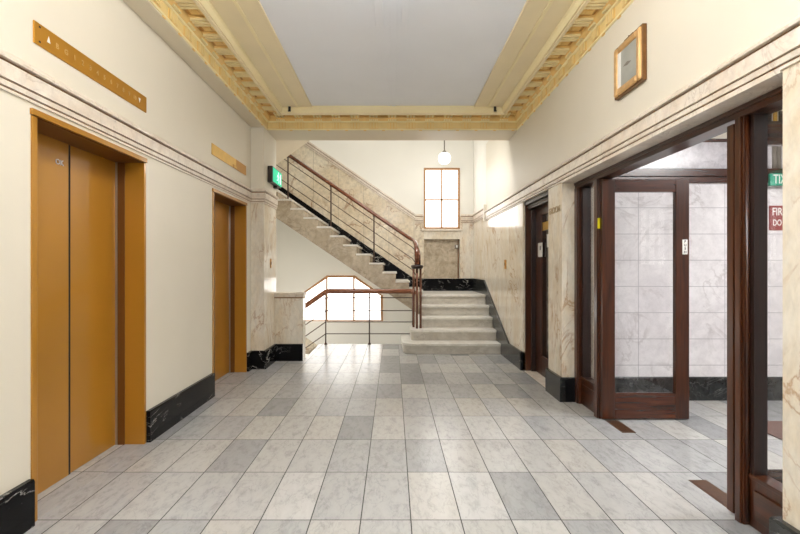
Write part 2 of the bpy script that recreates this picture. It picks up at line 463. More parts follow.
def ornament(kind, t):
    """one rib group of the frieze and soffit at distance t along a run"""
    def bx(o0, o1, a0, a1, z0, z1, m):
        if kind == 'L': k.box(-1.863+o0, -1.863+o1, t+a0, t+a1, z0, z1, m)
        if kind == 'R': k.box(XR-o0, XR-o1, t+a0, t+a1, z0, z1, m)
        if kind == 'B': k.box(t+a0, t+a1, BY0-o0, BY0-o1, z0, z1, m)
    bx(.008, .014, -.066, .066, 3.508, 3.60, 'gold')
    for q in (-.045, 0, .045):
        bx(.018, .03, q-.015, q+.015, 3.512, 3.597, 'cream_mid')
    bx(.06, .232, -.066, .066, 3.672, 3.69, 'gold')
    for q in (-.045, 0, .045):
        bx(.055, .232, q-.013, q+.013, 3.655, 3.673, 'cream')
    for q in (-.052, -.026, 0, .026, .052):
        bx(.03, .058, q-.008, q+.008, 3.618, 3.634, 'cream')
    bx(.09, .20, P/2-.05, P/2+.05, 3.682, 3.69, 'gold')
    bx(.12, .17, P/2-.03, P/2+.03, 3.672, 3.684, 'gold')
    bx(.0, .012, P/2-.012, P/2+.03, 3.478, 3.49, 'gold')
t = 6.24
while t > YF+.2:
    ornament('L', t); ornament('R', t); t -= P
for n in range(-6, 7): ornament('B', -.012+n*P)
struct(k.build('trim_1'))

k = MB()
for s_, ofs in ((-1, 0), (1, 0)):
    def bx(xa, xb, z0, z1, m): k.box(s_*xa, s_*xb, YF, BY0-.26, z0, z1, m)
    bx(1.565, 1.365, 3.727, ZC, 'tan')
    bx(1.365, 1.335, 3.717, ZC, 'lip')
    bx(1.335, 1.16, 3.731, ZC, 'tan')
    bx(1.16, 1.145, 3.722, ZC, 'tan')
struct(k.build('trim_2', bevel=.003))
k = MB()
k.box(-.072, -.036, YF, BY0-.26, ZC-.005, ZC, 'ceiling'); k.box(-.02, .034, YF, BY0-.26, ZC-.007, ZC, 'ceiling'); k.box(.038, .046, YF, BY0-.26, ZC-.004, ZC, 'ceiling')
struct(k.build('trim_3', bevel=.001))

# ------------------------------------------------------------------ travertine band (entablature) round the hall
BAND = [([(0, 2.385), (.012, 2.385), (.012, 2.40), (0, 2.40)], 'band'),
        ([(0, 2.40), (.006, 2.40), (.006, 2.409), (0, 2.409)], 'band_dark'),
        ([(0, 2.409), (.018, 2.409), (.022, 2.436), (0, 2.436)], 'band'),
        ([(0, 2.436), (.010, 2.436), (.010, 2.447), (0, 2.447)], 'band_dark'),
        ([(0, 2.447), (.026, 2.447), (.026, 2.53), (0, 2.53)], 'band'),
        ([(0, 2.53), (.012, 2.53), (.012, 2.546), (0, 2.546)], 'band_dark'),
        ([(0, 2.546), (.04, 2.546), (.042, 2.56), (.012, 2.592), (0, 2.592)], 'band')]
def band(mb, path, z=0):
    for prof, m in BAND: mb.sweep(path, prof, m, z)
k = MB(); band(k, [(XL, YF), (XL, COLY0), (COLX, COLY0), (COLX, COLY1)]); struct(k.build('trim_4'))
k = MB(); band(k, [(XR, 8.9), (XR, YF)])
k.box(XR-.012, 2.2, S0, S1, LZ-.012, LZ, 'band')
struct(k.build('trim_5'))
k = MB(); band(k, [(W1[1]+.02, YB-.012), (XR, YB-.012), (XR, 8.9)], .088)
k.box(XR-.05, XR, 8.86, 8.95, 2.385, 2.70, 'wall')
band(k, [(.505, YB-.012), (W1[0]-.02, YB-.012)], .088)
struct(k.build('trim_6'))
k = MB()
for (a, h, o, m) in ((-.105, .025, .02, 'band'), (-.08, .011, .01, 'band_dark'), (-.069, .05, .026, 'band'), (-.019, .014, .012, 'band_dark'), (-.005, .045, .042, 'band')):
    z = lambda X: dz(X)-.02+a
    k.prism([(-3.55, z(-3.55)), (.505, z(.505)), (.505, z(.505)+h), (-3.55, z(-3.55)+h)], 1, YB-.012-o, YB-.012, m)
struct(k.build('trim_7'))

# ------------------------------------------------------------------ black marble baseboards
BB = [(0, 0), (.035, 0), (.035, .25), (.028, .262), (0, .262)]
k = MB()
for pth in ([(XL, YF), (XL, E1[0]-.012)], [(XL, E1[1]+.012), (XL, E2[0]-.012)],
            [(XL, E2[1]+.012), (XL, COLY0), (COLX, COLY0), (COLX, 7.05), (-1.41, 7.05)]):
    k.sweep(pth, BB, 'black')
struct(k.build('baseboard_left'))
k = MB()
k.sweep([(XR, D0), (XR, S1), (1.985, S1)], BB, 'black_grey')
k.sweep([(1.95, S0), (XR, S0), (XR, YF)], BB, 'black_grey')
k.prism([(D1+.02, 0), (7.75, 0), (7.75, .16), (8.9, .9), (YB, .93), (YB, 1.21), (9.0, 1.21), (7.09, .262), (D1+.02, .262)], 0, XR-.03, XR, 'black_grey')
k.box(XR-.035, XR+.1, D1, D1+.05, 0, .262, 'black')
k.box(1.865, 1.985, S1-.037, S1-.001, 0, .258, 'black')
struct(k.build('baseboard_right'))
k = MB()
k.box(.45, XR-.03, YB-.04, YB-.012, .93, 1.21, 'black')
k.prism([(-3.5, nz(-3.5)-.3), (.62, nz(.62)-.3), (.62, nz(.62)+.115), (-3.5, nz(-3.5)+.115)], 1, YB-.04, YB-.012, 'black')
struct(k.build('baseboard_back'))

# ------------------------------------------------------------------ windows of the stairwell
win = sroot('window_1', (1.1, YB, 2.343))
x0, x1, z0, z1 = W1
k = MB(); t = .045
k.box(x0, x0+t, YB-.015, YB+.06, z0, z1, 'winframe').box(x1-t, x1, YB-.015, YB+.06, z0, z1, 'winframe')
k.box(x0+t, x1-t, YB-.015, YB+.06, z0, z0+t, 'winframe').box(x0+t, x1-t, YB-.015, YB+.06, z1-t, z1, 'winframe')
k.build('window_frame', win, .003)
k = MB(); k.box(1.098, 1.132, YB+.0, YB+.05, z0+t, z1-t, 'winframe'); k.build('mullion', win)
k = MB(); k.box(x0+t, x1-t, YB+.0, YB+.05, 2.995, 3.03, 'winframe'); k.build('transom', win)
k = MB(); k.box(x0+t, x1-t, YB+.05, YB+.058, z0+t, z1-t, 'pane'); k.build('pane', win)
k = MB(); k.box(x0-.05, x1+.05, YB-.05, YB+.02, z0-.045, z0, 'band'); k.build('window_sill', win, .004)

win = sroot('window_2', (-1.19, YB, .237))
hexp = [(-2.15, .237), (-.229, .237), (-.229, .82), (-.87, 1.28), (-1.51, 1.28), (-2.15, .82)]
k = MB(); k.prism(hexp, 1, YB-.012, YB-.004, 'pane_low'); k.build('pane', win)
k = MB()
cx, cz = -1.19, .75
def inset(p, d=.045): 
    v = Vector((p[0]-cx, p[1]-cz)); l = v.length; v *= (l-d*1.25)/l; return (cx+v.x, cz+v.y)
for i in range(6):
    a, b_ = hexp[i], hexp[(i+1) % 6]
    k.prism([a, b_, inset(b_), inset(a)], 1, YB-.045, YB-.002, 'winframe')
k.build('window_frame', win)
for X in (-1.51, -.893):
    k = MB(); k.box(X-.02, X+.02, YB-.04, YB-.01, .24, 1.27, 'winframe'); k.build('mullion', win)

# ------------------------------------------------------------------ lifts
def make_elevator(y0, label):
    r = thing('elevator_entrance', label, 'elevator', (XL, y0, 0), 'elevator entrances on the left wall', 'thing')
    W = 1.18
    y1 = y0+W
    k = MB(); k.box(-2.30, -2.042, y0, y0+.042, 0, 2.315, 'elev'); k.build('jamb', r, .003)
    k = MB(); k.box(-2.30, -2.042, y1-.03, y1, 0, 2.315, 'elev').box(-2.30, -2.20, y1-.042, y1-.03, 0, 2.315, 'elev_shade'); k.build('jamb', r, .003)
    k = MB(); k.box(-2.30, -2.035, y0-.006, y1+.006, 2.319, 2.356, 'elev').box(-2.30, -2.048, y0+.03, y1-.03, 2.313, 2.319, 'elev_shade'); k.build('header', r, .003)
    ym = y0+.605
    k = MB(); k.box(-2.29, -2.262, y0+.042, ym-.011, .006, 2.314, 'elev'); k.build('door_panel', r, .003)
    k = MB(); k.box(-2.295, -2.27, ym+.011, y1-.046, .006, 2.314, 'elev'); k.build('door_panel', r, .003)
    k = MB(); k.box(-2.31, -2.298, y0+.04, y1-.03, 0, 2.32, 'gap').box(-2.298, -2.266, ym-.011, ym+.011, .004, 2.31, 'gap'); k.build('backing', r)  # dark strip between the panels stands in for the shade of the gap
    k = MB(); k.box(-2.285, -2.255, y1-.046, y1-.0425, .0, 2.315, 'steel'); k.build('edge_strip', r)
    k = MB(); k.box(-2.29, -2.05, y0+.042, y1-.032, -.002, .003, 'floor'); k.build('sill', r)
    return r
e1 = make_elevator(E1[0], 'mustard elevator entrance closest to the camera, below the darker brass floor indicator')
ch = MB()
ch.add_text('OK', .05, tmat((-2.2595, 3.05, 2.165), (0, 1, 0), (0, 0, 1)), 'letter', .002)
ch.build('floor_mark', e1)
e2 = dup(e1, (XL, E2[0], 0), 'mustard elevator entrance further along the left wall, next to the marble column')
for o in list(e2.children):
    if o.name.startswith('floor_mark'): bpy.data.objects.remove(o)

def make_indicator(y0, m, label):
    r = thing('indicator_sign', label, 'indicator panel', (XL, y0, 2.735), 'brass floor indicator panels above the elevators', 'thing')
    k = MB(); k.box(XL, XL+.008, y0, y0+1.17, 2.735, 2.863, m); k.build('plate', r, .002)
    return r
i1 = make_indicator(2.56, 'brass', 'long dark brass floor indicator plate with pale arrows over the elevator closest to the camera')
xf = XL+.0095
chars = ['B', 'G', '1', '2', '3', '4', '5', '6', '7', '8', '9', '10']
for n, s_ in enumerate(chars):
    k = MB(); k.add_text(s_, .045, tmat((xf, 2.737+n*.0745, 2.797), (0, 1, 0), (0, 0, 1)), 'faint', .001); k.build('number', i1)
k = MB(); k.prism([(2.655, 2.785), (2.68, 2.785), (2.6675, 2.822)], 0, xf-.002, xf+.001, 'white'); k.build('arrow', i1)
k = MB(); k.prism([(3.612, 2.818), (3.637, 2.818), (3.6245, 2.782)], 0, xf-.002, xf+.001, 'white'); k.build('arrow', i1)
for z in (2.757, 2.842):
    k = MB(); k.box(xf-.002, xf+.001, 2.594, 2.606, z-.005, z+.005, 'ink'); k.build('screw', i1)
i2 = make_indicator(5.08, 'brass2', 'bright shiny brass floor indicator plate over the elevator beside the marble column')
k = MB(); k.box(XL+.008, XL+.010, 5.86, 6.25, 2.735, 2.863, 'brass'); k.build('darker_end', i2)  # darker brass over the far end
k = MB(); k.box(XL+.008, XL+.013, 5.74, 5.90, 2.735, 2.775, 'brass').box(XL+.013, XL+.015, 5.78, 5.86, 2.743, 2.767, 'brass2'); k.build('key_plate', i2)

# ------------------------------------------------------------------ exit sign on the column
r = thing('exit_sign', 'green lit exit sign box with a running figure on the marble column', 'exit sign', (COLX, 6.95, 2.72), kind='thing')
k = MB(); k.box(COLX, -1.785, 6.66, 7.20, 2.725, 2.965, 'black_plastic'); k.build('housing', r, .006)
k = MB(); k.box(-1.785, -1.778, 6.69, 7.185, 2.74, 2.95, 'green'); k.build('sign_face', r)
k = MB(); xg0, xg1 = -1.778, -1.775
def P2(pts): k.prism([(6.96+a, 2.845+b_) for a, b_ in pts], 0, xg0, xg1, 'green_white')
P2([(.02+.018*math.cos(q), .07+.018*math.sin(q)) for q in [j*math.pi/4 for j in range(8)]])
P2([(-.02, .045), (.02, .05), (.025, .0), (-.015, -.01)])
P2([(.015, .045), (.07, .02), (.075, .008), (.018, .025)])
P2([(-.018, .045), (-.055, .02), (-.065, -.005), (-.05, -.005), (-.012, .03)])
P2([(.0, .0), (.025, 0), (.06, -.04), (.04, -.085), (.028, -.08), (.038, -.042)])
P2([(-.015, -.005), (.012, -.01), (-.02, -.05), (-.075, -.06), (-.075, -.045), (-.03, -.038)])
P2([(.12, -.08), (.17, -.08), (.17, .075), (.12, .075)])
k.build('running_figure', r)
k = MB(); k.box(COLX, -1.80, 6.98, 7.08, 2.69, 2.726, 'black_plastic'); k.build('bracket', r)

# small brass plates
o = MB().box(COLX, COLX+.008, 6.80, 6.86, 1.45, 1.59, 'brass').box(COLX+.008, COLX+.014, 6.82, 6.84, 1.50, 1.54, 'giltdark').build('switch_plate', bevel=.002)
tag(o, 'small brass plate on the inner side of the marble column', 'switch plate', kind='thing')
o = MB().box(XR-.008, XR, 7.31, 7.42, 1.435, 1.585, 'brass').box(XR-.014, XR-.008, 7.35, 7.38, 1.49, 1.53, 'giltdark').build('switch_plate', bevel=.002)
tag(o, 'small brass plate on the right marble wall between stair and wooden door', 'switch plate', kind='thing')

# ------------------------------------------------------------------ five steps up to the landing
TOP = [.18, .365, .555, .745, .93]
NY = [7.543, 7.86, 8.16, 8.46, 8.78]
LX = [.15, .30, .52, .52, .52]
st = thing('staircase', 'short flight of five grey marble steps rising to the landing', 'stairs', (1.1, 7.54, 0), kind='thing')
for n in range(5):
    zt = TOP[n]; zb = TOP[n-1] if n else 0
    yb = YB-.012 if n == 4 else (YE+.0 if n < 2 else NY[n+1]+.05)
    if n >= 2 and n < 4: yb = NY[n+1]+.06
    def outline(x, y, rr, y_back, xr):
        pts = []
        if rr:
            for q in range(9):
                a = math.pi/2*q/8
                pts.append((x+rr-rr*math.cos(a), y+rr-rr*math.sin(a)))
        else: pts.append((x, y))
        return pts + [(xr, y), (xr, y_back), (x, y_back)]
    rr = (.22, .10, 0, 0, 0)[n]
    k = MB()
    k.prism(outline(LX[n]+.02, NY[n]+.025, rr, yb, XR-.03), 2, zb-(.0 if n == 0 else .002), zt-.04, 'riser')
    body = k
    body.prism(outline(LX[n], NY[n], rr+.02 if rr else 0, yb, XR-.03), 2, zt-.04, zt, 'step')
    body.build('step', st, .006)
# masonry under the landing toward the well
struct(MB().prism([(7.62, 0), (YE, 0), (YE, -.2), (7.62, -.2)], 0, .2, .3, 'stringer').box(.52, .56, 8.2, YB-.012, -2.0, .55, 'stairwall').build('wall_landing_side'))

# ------------------------------------------------------------------ upper flight
fl = thing('staircase', 'long marble flight climbing to the upper floor along the back wall', 'stairs', (.4, 9.5, .93), kind='thing')
FY0, FY1 = 8.8, YB-.04
K = 14
for n in range(K):
    X = .59-.257*n; Z = 1.02+.178*n
    k = MB()
    k.box(X-.285, X, FY0-.012, FY1, Z-.035, Z, 'step')
    k.box(X-.257, X-.022, FY0+.004, FY1, Z-.178, Z-.035, 'stringer')
    k.build('step', fl, .004)
sof = lambda X: .654-.675*(X-.344)
k = MB()
pts = []
for n in range(K):
    X = .57-.257*n; Z = 1.02+.178*n-.035
    pts += [(X, Z-.143), (X, Z)]
Xe = .57-.257*K
pts += [(Xe, 1.02+.178*(K-1)-.035)]
poly = [(.57, .86)] + pts + [(Xe, sof(Xe)), (.52, sof(.52))]
k.prism(poly, 1, FY0, FY0+.05, 'stringer')
k.build('stringer', fl, .002)
k = MB()
k.prism([(.52, sof(.52)+.004), (.52, sof(.52)+.13), (Xe, sof(Xe)+.13), (Xe, sof(Xe)+.004)], 1, FY0+.05, YB-.013, 'stairwall')
k.build('soffit', fl)
k = MB().box(-3.6, Xe, BY1, YB-.04, 3.15, 3.38, 'step'); struct(k.build('floor_upper_landing'))
# flight above it (only its sloping underside shows)
so = lambda X: 3.9+.72*(X+1.57)
k = MB(); k.prism([(-2.9, so(-2.9)), (1.0, so(1.0)), (1.0, so(1.0)+.3), (-2.9, so(-2.9)+.3)], 1, BY1+.012, 8.6, 'beam')
o = k.build('stair_soffit'); tag(o, 'off-white sloping underside of the next stair flight beside the column', 'stairs', kind='thing')
# flight going down behind the low pier
dn = thing('staircase', 'marble steps descending behind the low marble pier', 'stairs', (-1.45, 7.9, 0), kind='thing')
for n in range(6):
    X = -1.41-.26*n; Z = -.175*(n+1)
    k = MB(); k.box(X-.29, X, 7.25, YE-.06, Z-.17, Z, 'step'); k.build('step', dn, .004)
k = MB(); k.prism([(-1.41, 0), (-1.41, -.35), (-3.2, -1.6), (-3.2, -1.25)], 1, YE-.06, YE, 'stringer'); k.build('stringer', dn)

# ------------------------------------------------------------------ railings
def hr_tube(mb, pts): mb.tube(pts, .041, 'handrail', 12, .85)
ur = thing('stair_railing', 'sloping railing with dark red handrail climbing from the clustered newel posts', 'railing', (.43, 8.12, .365), kind='thing')
for X, Y in ((.378, 8.26), (.43, 8.08), (.497, 8.12)):
    k = MB(); k.tube([(X, Y, .365), (X, Y, 1.44)], .021, 'tube', 12); k.build('newel_post', ur)
k = MB(); k.lathe((.438, 8.13, 1.435), [(.085, 0), (.105, .012), (.105, .03), (.112, .036), (.112, .06), (.09, .07)], 'wood_dark'); k.build('newel_cap', ur)
RY = 8.85
hz = lambda X: 2.0+.689*(.374-X)
k = MB()
pts = [(.43, 8.12, 1.50), (.43, 8.13, 1.66), (.43, 8.18, 1.78), (.425, 8.32, 1.88), (.41, 8.55, 1.955), (.38, 8.75, 2.0), (.30, RY, hz(.30)), (-.5, RY, hz(-.5)), (-2.9, RY, hz(-2.9))]
hr_tube(k, pts); k.build('handrail', ur)
k = MB(); k.tube([(.485, 8.13, 1.50), (.485, 8.15, 1.68), (.47, 8.3, 1.80), (.44, 8.55, 1.88), (.40, 8.75, 1.94)], .015, 'tube', 10); k.build('return_tube', ur)
for d in (.14, .36, .58):
    k = MB(); k.tube([(.43, 8.45, hz(.43)-d-.06), (.37, RY-.05, hz(.37)-d), (.2, RY, hz(.2)-d), (-2.9, RY, hz(-2.9)-d)], .008, 'rail', 8); k.build('rail', ur)
for X in (-2.065, -1.22, -.374):
    n = int((.59-X)/.257)
    k = MB(); k.tube([(X, RY, 1.02+.178*n-.01), (X, RY, hz(X))], .014, 'rail', 10)
    k.box(X-.022, X+.022, RY-.022, RY+.022, hz(X)-.06, hz(X)-.02, 'rail'); k.build('baluster', ur)

lr = thing('stair_balustrade', 'level balustrade with dark red handrail guarding the open stairwell', 'railing', (-.45, YE-.03, 0), kind='thing')
RY2 = YE-.035
xc = -1.278
dl = lambda X: .70*(X-xc)
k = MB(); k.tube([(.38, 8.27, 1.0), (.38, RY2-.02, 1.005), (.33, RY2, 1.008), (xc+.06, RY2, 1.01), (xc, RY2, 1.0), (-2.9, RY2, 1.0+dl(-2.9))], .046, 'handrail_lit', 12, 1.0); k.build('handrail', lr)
for z in (.885, .64, .425, .20):
    k = MB(); k.tube([(.38, RY2, z), (xc, RY2, z), (-2.9, RY2, z+dl(-2.9))], .009, 'rail', 8); k.build('rail', lr)
for X in (xc, -.448):
    k = MB(); k.tube([(X, RY2, 0), (X, RY2, 1.0)], .012, 'rail', 10)
    k.lathe((X, RY2, 0), [(.03, 0), (.03, .012), (.016, .03)], 'rail', 12); k.build('baluster', lr)
k = MB(); k.tube([(.375, RY2, 0), (.375, RY2, 1.0)], .014, 'rail', 10); k.build('baluster', lr)

# ------------------------------------------------------------------ pendant lamp
pl = thing('pendant_lamp', 'white opal globe pendant lamp hanging before the stair window', 'lamp', (1.085, 9.5, 3.77), kind='thing')
k = MB(); k.tube([(1.085, 9.5, 3.88), (1.085, 9.5, ZTOP)], .012, 'greybox', 10); k.build('rod', pl)
k = MB(); k.lathe((1.085, 9.5, 3.77), [(.02, -.125), (.07, -.115), (.11, -.085), (.128, -.03), (.125, .03), (.11, .075), (.07, .105), (.03, .115)], 'globe', 28); k.build('globe', pl)
k = MB(); k.lathe((1.085, 9.5, 3.88), [(.045, 0), (.045, .02), (.02, .05)], 'greybox', 16); k.build('gallery', pl)

# things in the recess
o = MB().tube([(1.505, YB+.09, 1.21), (1.505, YB+.09, 2.11)], .014, 'pipe').build('pipe')
tag(o, 'thin brown vertical pipe at the right side of the marble recess', 'pipe', kind='thing')
o = MB().box(1.43, 1.50, YB+.03, YB+.12, 1.90, 1.99, 'greybox').box(1.445, 1.485, YB+.022, YB+.03, 1.915, 1.975, 'white').build('sensor_box', bevel=.006)
tag(o, 'small grey box high in the marble recess under the window', 'box', kind='thing')

# ------------------------------------------------------------------ hall luminaires
for s_, lab in ((-1, 'slim fluorescent ceiling strip on the elevator side of the ceiling ribs'), (1, 'slim fluorescent ceiling strip on the glazed door side of the ceiling ribs')):
    xa, xb = (-.165, -.09) if s_ < 0 else (.075, .14)
    r = thing('ceiling_light', lab, 'ceiling light', ((xa+xb)/2, 2.0, ZC), 'fluorescent ceiling strips', 'thing')
    k = MB(); k.box(xa, xb, -2.3, 4.24, ZC-.022, ZC, 'ceiling'); k.build('housing', r, .004)
    k = MB(); k.box(xa+.012, xb-.012, -2.25, 3.7, ZC-.05, ZC-.022, 'tubelight'); k.build('diffuser', r)

# little hooks on the cornice corners
for X, lab in ((-1.46, 'tiny dark bracket at the cornice corner on the elevator side'), (1.44, 'tiny dark bracket at the cornice corner on the glazed door side')):
    o = MB().box(X-.016, X+.016, 6.34, 6.362, 3.66, 3.735, 'ink').box(X-.02, X+.02, 6.328, 6.345, 3.655, 3.668, 'ink').build('ceiling_bracket', bevel=.003)
    tag(o, lab, 'bracket', kind='thing')

# ------------------------------------------------------------------ single wooden door on the right wall
r = thing('wooden_door', 'dark mahogany door with glass panel in the marble wall beside the stair', 'door', (2.0, 5.85, 0), kind='thing')
k = MB(); k.box(1.865, 2.12, D1-.035, D1-.001, 0, LZ-.02, 'wood'); k.box(1.94, 2.12, D1-.075, D1-.035, 0, 2.30, 'wood_dark'); k.build('jamb', r, .004)
k = MB(); k.box(1.865, 2.12, D0+.001, D0+.035, 0, LZ-.02, 'wood'); k.build('jamb', r, .004)
k = MB(); k.box(1.90, 2.12, D0+.035, D1-.035, 2.27, LZ-.014, 'wood_dark'); k.box(1.86, 1.90, D0+.001, D1-.001, 2.33, LZ-.001, 'wood_dark'); k.box(1.885, 1.90, D0+.035, D1-.035, 2.30, 2.315, 'wood_dark'); k.build('header', r, .003)
k = MB()
k.box(1.995, 2.045, 6.05, D1-.075, .01, 2.27, 'wood').box(1.995, 2.045, D0+.04, D0+.17, .01, 2.27, 'wood')
k.box(1.995, 2.045, D0+.17, 6.05, .01, .27, 'wood_y').box(1.995, 2.045, D0+.17, 6.05, 2.16, 2.27, 'wood_y')
k.build('door_leaf', r, .003)
k = MB(); k.box(2.015, 2.025, D0+.17, 6.05, .27, 2.16, 'glass_dark'); k.build('glass_panel', r)
k = MB(); k.box(1.988, 1.996, 6.01, 6.17, 1.60, 1.79, 'white'); k.box(1.986, 1.989, 6.06, 6.09, 1.69, 1.75, 'ink'); k.build('notice', r)
k = MB(); k.box(2.009, 2.016, 5.70, 5.88, 1.72, 1.89, 'white'); k.build('notice', r)
k = MB(); k.box(2.008, 2.016, 5.45, 6.04, 1.95, 2.06, 'brass2'); k.build('name_plate', r)
k = MB(); k.box(1.845, 2.12, D0+.035, D1-.035, -.002, .004, 'band'); k.build('threshold', r)

# metal lettering on the pilaster between the doors
k = MB(); k.add_text('EROOM', .10, tmat((XR-.003, 5.12, 2.105), (0, -1, 0), (0, 0, 1)), 'brass_letter', .003)
o = k.build('lettering_sign'); tag(o, 'small brass letters fixed on the marble pilaster between the doors', 'lettering', kind='thing')

# ------------------------------------------------------------------ glazed screen with open double doors
XS = 1.98
sc_ = thing('door_frame', 'mahogany screen frame with narrow glazed sidelights filling the marble opening', 'door frame', (XS, 3.5, 0), kind='thing')
k = MB(); k.box(XS, 2.115, S0, S1, 2.31, LZ-.012, 'wood_y').box(XS-.012, XS, S0, S1, 2.345, LZ-.012, 'wood_y'); k.build('header', sc_, .003)
for (a, b_) in ((4.41, 4.365), (2.63, 2.54)):
    pass
def post(y0, y1): 
    k = MB(); k.box(XS, 2.115, y0, y1, 0, 2.31, 'wood').box(XS-.012, XS, y0+.012, y1-.012, 0, 2.31, 'wood'); k.build('post', sc_, .004)
k = MB()
for X in (2.0, 2.03, 2.06): k.tube([(X, 2.54, 0.02), (X, 2.54, 2.31)], .011, 'wood', 8)
k.build('reeding', sc_)
post(4.33, 4.42); post(4.80, S1-.001); post(2.54, 2.605); post(S0, S0+.05)
def sidelight(y0, y1):
    k = MB(); k.box(XS+.03, 2.085, y0, y1, 0, .285, 'wood').box(XS+.02, 2.09, y0, y1, .27, .295, 'wood_y')
    k.box(XS+.015, XS+.03, y0+.05, y1-.05, .06, .22, 'wood_y'); k.build('bottom_panel', sc_, .003)
    k = MB(); k.box(XS+.03, 2.085, y0, y0+.035, .285, 2.31, 'wood_dark').box(XS+.03, 2.085, y1-.035, y1, .285, 2.31, 'wood_dark'); k.build('glazing_bead', sc_)
    k = MB(); k.box(2.05, 2.056, y0+.02, y1-.02, .285, 2.31, 'glass'); k.build('glass_pane', sc_)
sidelight(4.42, 4.80); sidelight(S0+.05, 2.54)
k = MB(); k.box(XS-.012, 1.99, 4.322, 4.3305, 1.83, 1.93, 'yellow'); k.build('yellow_tag', sc_)

def leaf(yf, label):
    """leaf standing square to the wall, front face at y = yf, hinge at x = 1.995"""
    r = thing('glazed_door_leaf', label, 'door', (2.0, yf+.025, 0), 'open glazed door leaves', 'thing')
    xa, xb, ya, yb = 1.992, 2.82, yf, yf+.052
    sW = .122
    k = MB(); k.box(xa, xa+sW, ya, yb, .012, 2.295, 'wood'); k.build('stile', r, .004)
    k = MB(); k.box(xb-sW-.005, xb, ya, yb, .012, 2.295, 'wood'); k.build('stile', r, .004)
    k = MB(); k.box(xa+sW, xb-sW-.005, ya+.001, yb-.001, 2.175, 2.295, 'wood_x'); k.build('top_rail', r, .003)
    k = MB(); k.box(xa+sW, xb-sW-.005, ya+.001, yb-.001, .012, .25, 'wood_x').box(xa+sW, xb-sW-.005, ya+.004, ya+.016, .25, .262, 'wood_x'); k.build('bottom_rail', r, .003)
    k = MB(); k.box(xa+sW-.005, xb-sW, ya+.021, ya+.027, .245, 2.18, 'glass'); k.build('glass_pane', r)
    return r
lf = leaf(4.282, 'open mahogany glazed door leaf facing the camera with a white PUSH plate')
pp = MB().box(2.752, 2.80, 4.276, 4.283, 1.58, 1.72, 'white').build('push_plate', lf, .002)
k = MB()
for n, s_ in enumerate('PUSH'):
    k.add_text(s_, .034, tmat((2.776, 4.2755, 1.70-n*.033), (1, 0, 0), (0, 0, 1)), 'ink', .001)
k.build('push_letters', lf)
lf2 = leaf(2.635, 'open glazed door leaf seen edge on behind the near sidelight')
for Y0, Y1, lab in ((3.96, 4.275, 'dark bronze floor plate under the open door leaf with the PUSH plate'), (2.70, 3.075, 'dark bronze floor plate beside the near door post')):
    k = MB(); k.box(2.018, 2.14, Y0, Y1, -.004, .003, 'plate'); k.box(2.03, 2.128, Y0+.012, Y1-.012, .003, .0045, 'plate')
    tag(k.build('floor_spring_plate', bevel=.001), lab, 'floor plate', 'bronze door closer plates', 'thing')

# ------------------------------------------------------------------ lobby beyond the glazed doors
LY = 4.95
w = MB()
w.box(2.2, 6.6, LY, LY+.2, 0, 2.39, 'lobby')
w.box(2.2, 6.6, LY, LY+.2, 2.39, 3.3, 'wall')
struct(w.build('wall_lobby_back'))
struct(MB().box(6.4, 6.6, -1.2, LY, 0, 3.3, 'lobby').build('wall_lobby_right'))
w = MB()
w.box(2.2, 5.27, -1.2, -1.0, 0, 3.3, 'lobby').box(5.87, 6.4, -1.2, -1.0, 0, 3.3, 'lobby').box(5.27, 5.87, -1.2, -1.0, 0, 1.5, 'lobby').box(5.27, 5.87, -1.2, -1.0, 2.73, 3.3, 'lobby')
struct(w.build('wall_lobby_front'))
struct(MB().box(2.2, 6.6, -1.2, LY+.2, 3.2, 3.4, 'ceiling').build('ceiling_lobby'))
struct(MB().sweep([(2.2, LY), (6.4, LY), (6.4, -1)], [(0, 0), (.03, 0), (.03, .245), (.022, .255), (0, .255)], 'black_grey').build('baseboard_lobby'))
k = MB()
k.box(2.2, 6.4, LY-.03, LY, 2.385, 2.45, 'wood_x').box(2.2, 6.4, LY-.045, LY, 2.45, 2.535, 'wood_x').box(2.2, 6.4, LY-.03, LY, 2.83, 2.865, 'wood_x')
struct(k.build('trim_8', bevel=.004))
win = sroot('window_3', (3.2, LY, 2.535))
k = MB().box(2.2, 4.10, LY-.015, LY, 2.535, 2.83, 'frost'); k.build('pane', win)
cols = ['frost', 'tan', 'greybox', 'frost', 'brass2', 'greybox', 'tan', 'frost']
k = MB()
for n in range(30):
    X = 4.10+n*.05
    k.tube([(X+.025, LY-.012, 2.535), (X+.025, LY-.012, 2.83)], .026, cols[(n*5) % 8], 8)
k.build('fluted_pane', win)
k = MB().box(4.0, 6.4, LY-.02, LY, 2.865, 3.06, 'wood_dark'); k.build('transom_panel', win)
k = MB()
for n in range(9): k.box(4.06+n*.06, 4.09+n*.06, LY-.02, LY, 3.06, 3.17, 'brass2' if n % 2 == 0 else 'wood_dark')
k.build('slatted_panel', win)
win = sroot('window_4', (5.57, -1.0, 1.5))
k = MB(); k.box(5.27, 5.87, -1.1, -1.09, 1.5, 2.73, 'lobby_win'); k.build('pane', win)
k = MB()
for X in (5.27, 5.45, 5.64, 5.85): k.box(X, X+.025, -1.09, -1.0, 1.5, 2.73, 'white')
for z in (1.5, 1.9, 2.3, 2.70): k.box(5.27, 5.87, -1.09, -1.0, z, z+.025, 'white')
k.build('window_frame', win)
r = thing('fire_sign', 'red fire door sign with white letters on the lobby wall', 'sign', (4.30, LY, 1.95), kind='thing')
k = MB(); k.box(4.135, 4.60, LY-.008, LY, 1.865, 2.135, 'red'); k.build('panel', r)
k = MB(); k.add_text('FIRE DOOR', .118, tmat((4.162, LY-.009, 2.065), (1, 0, 0), (0, 0, 1), .74), 'white', .001, 'LEFT'); k.build('lettering', r)
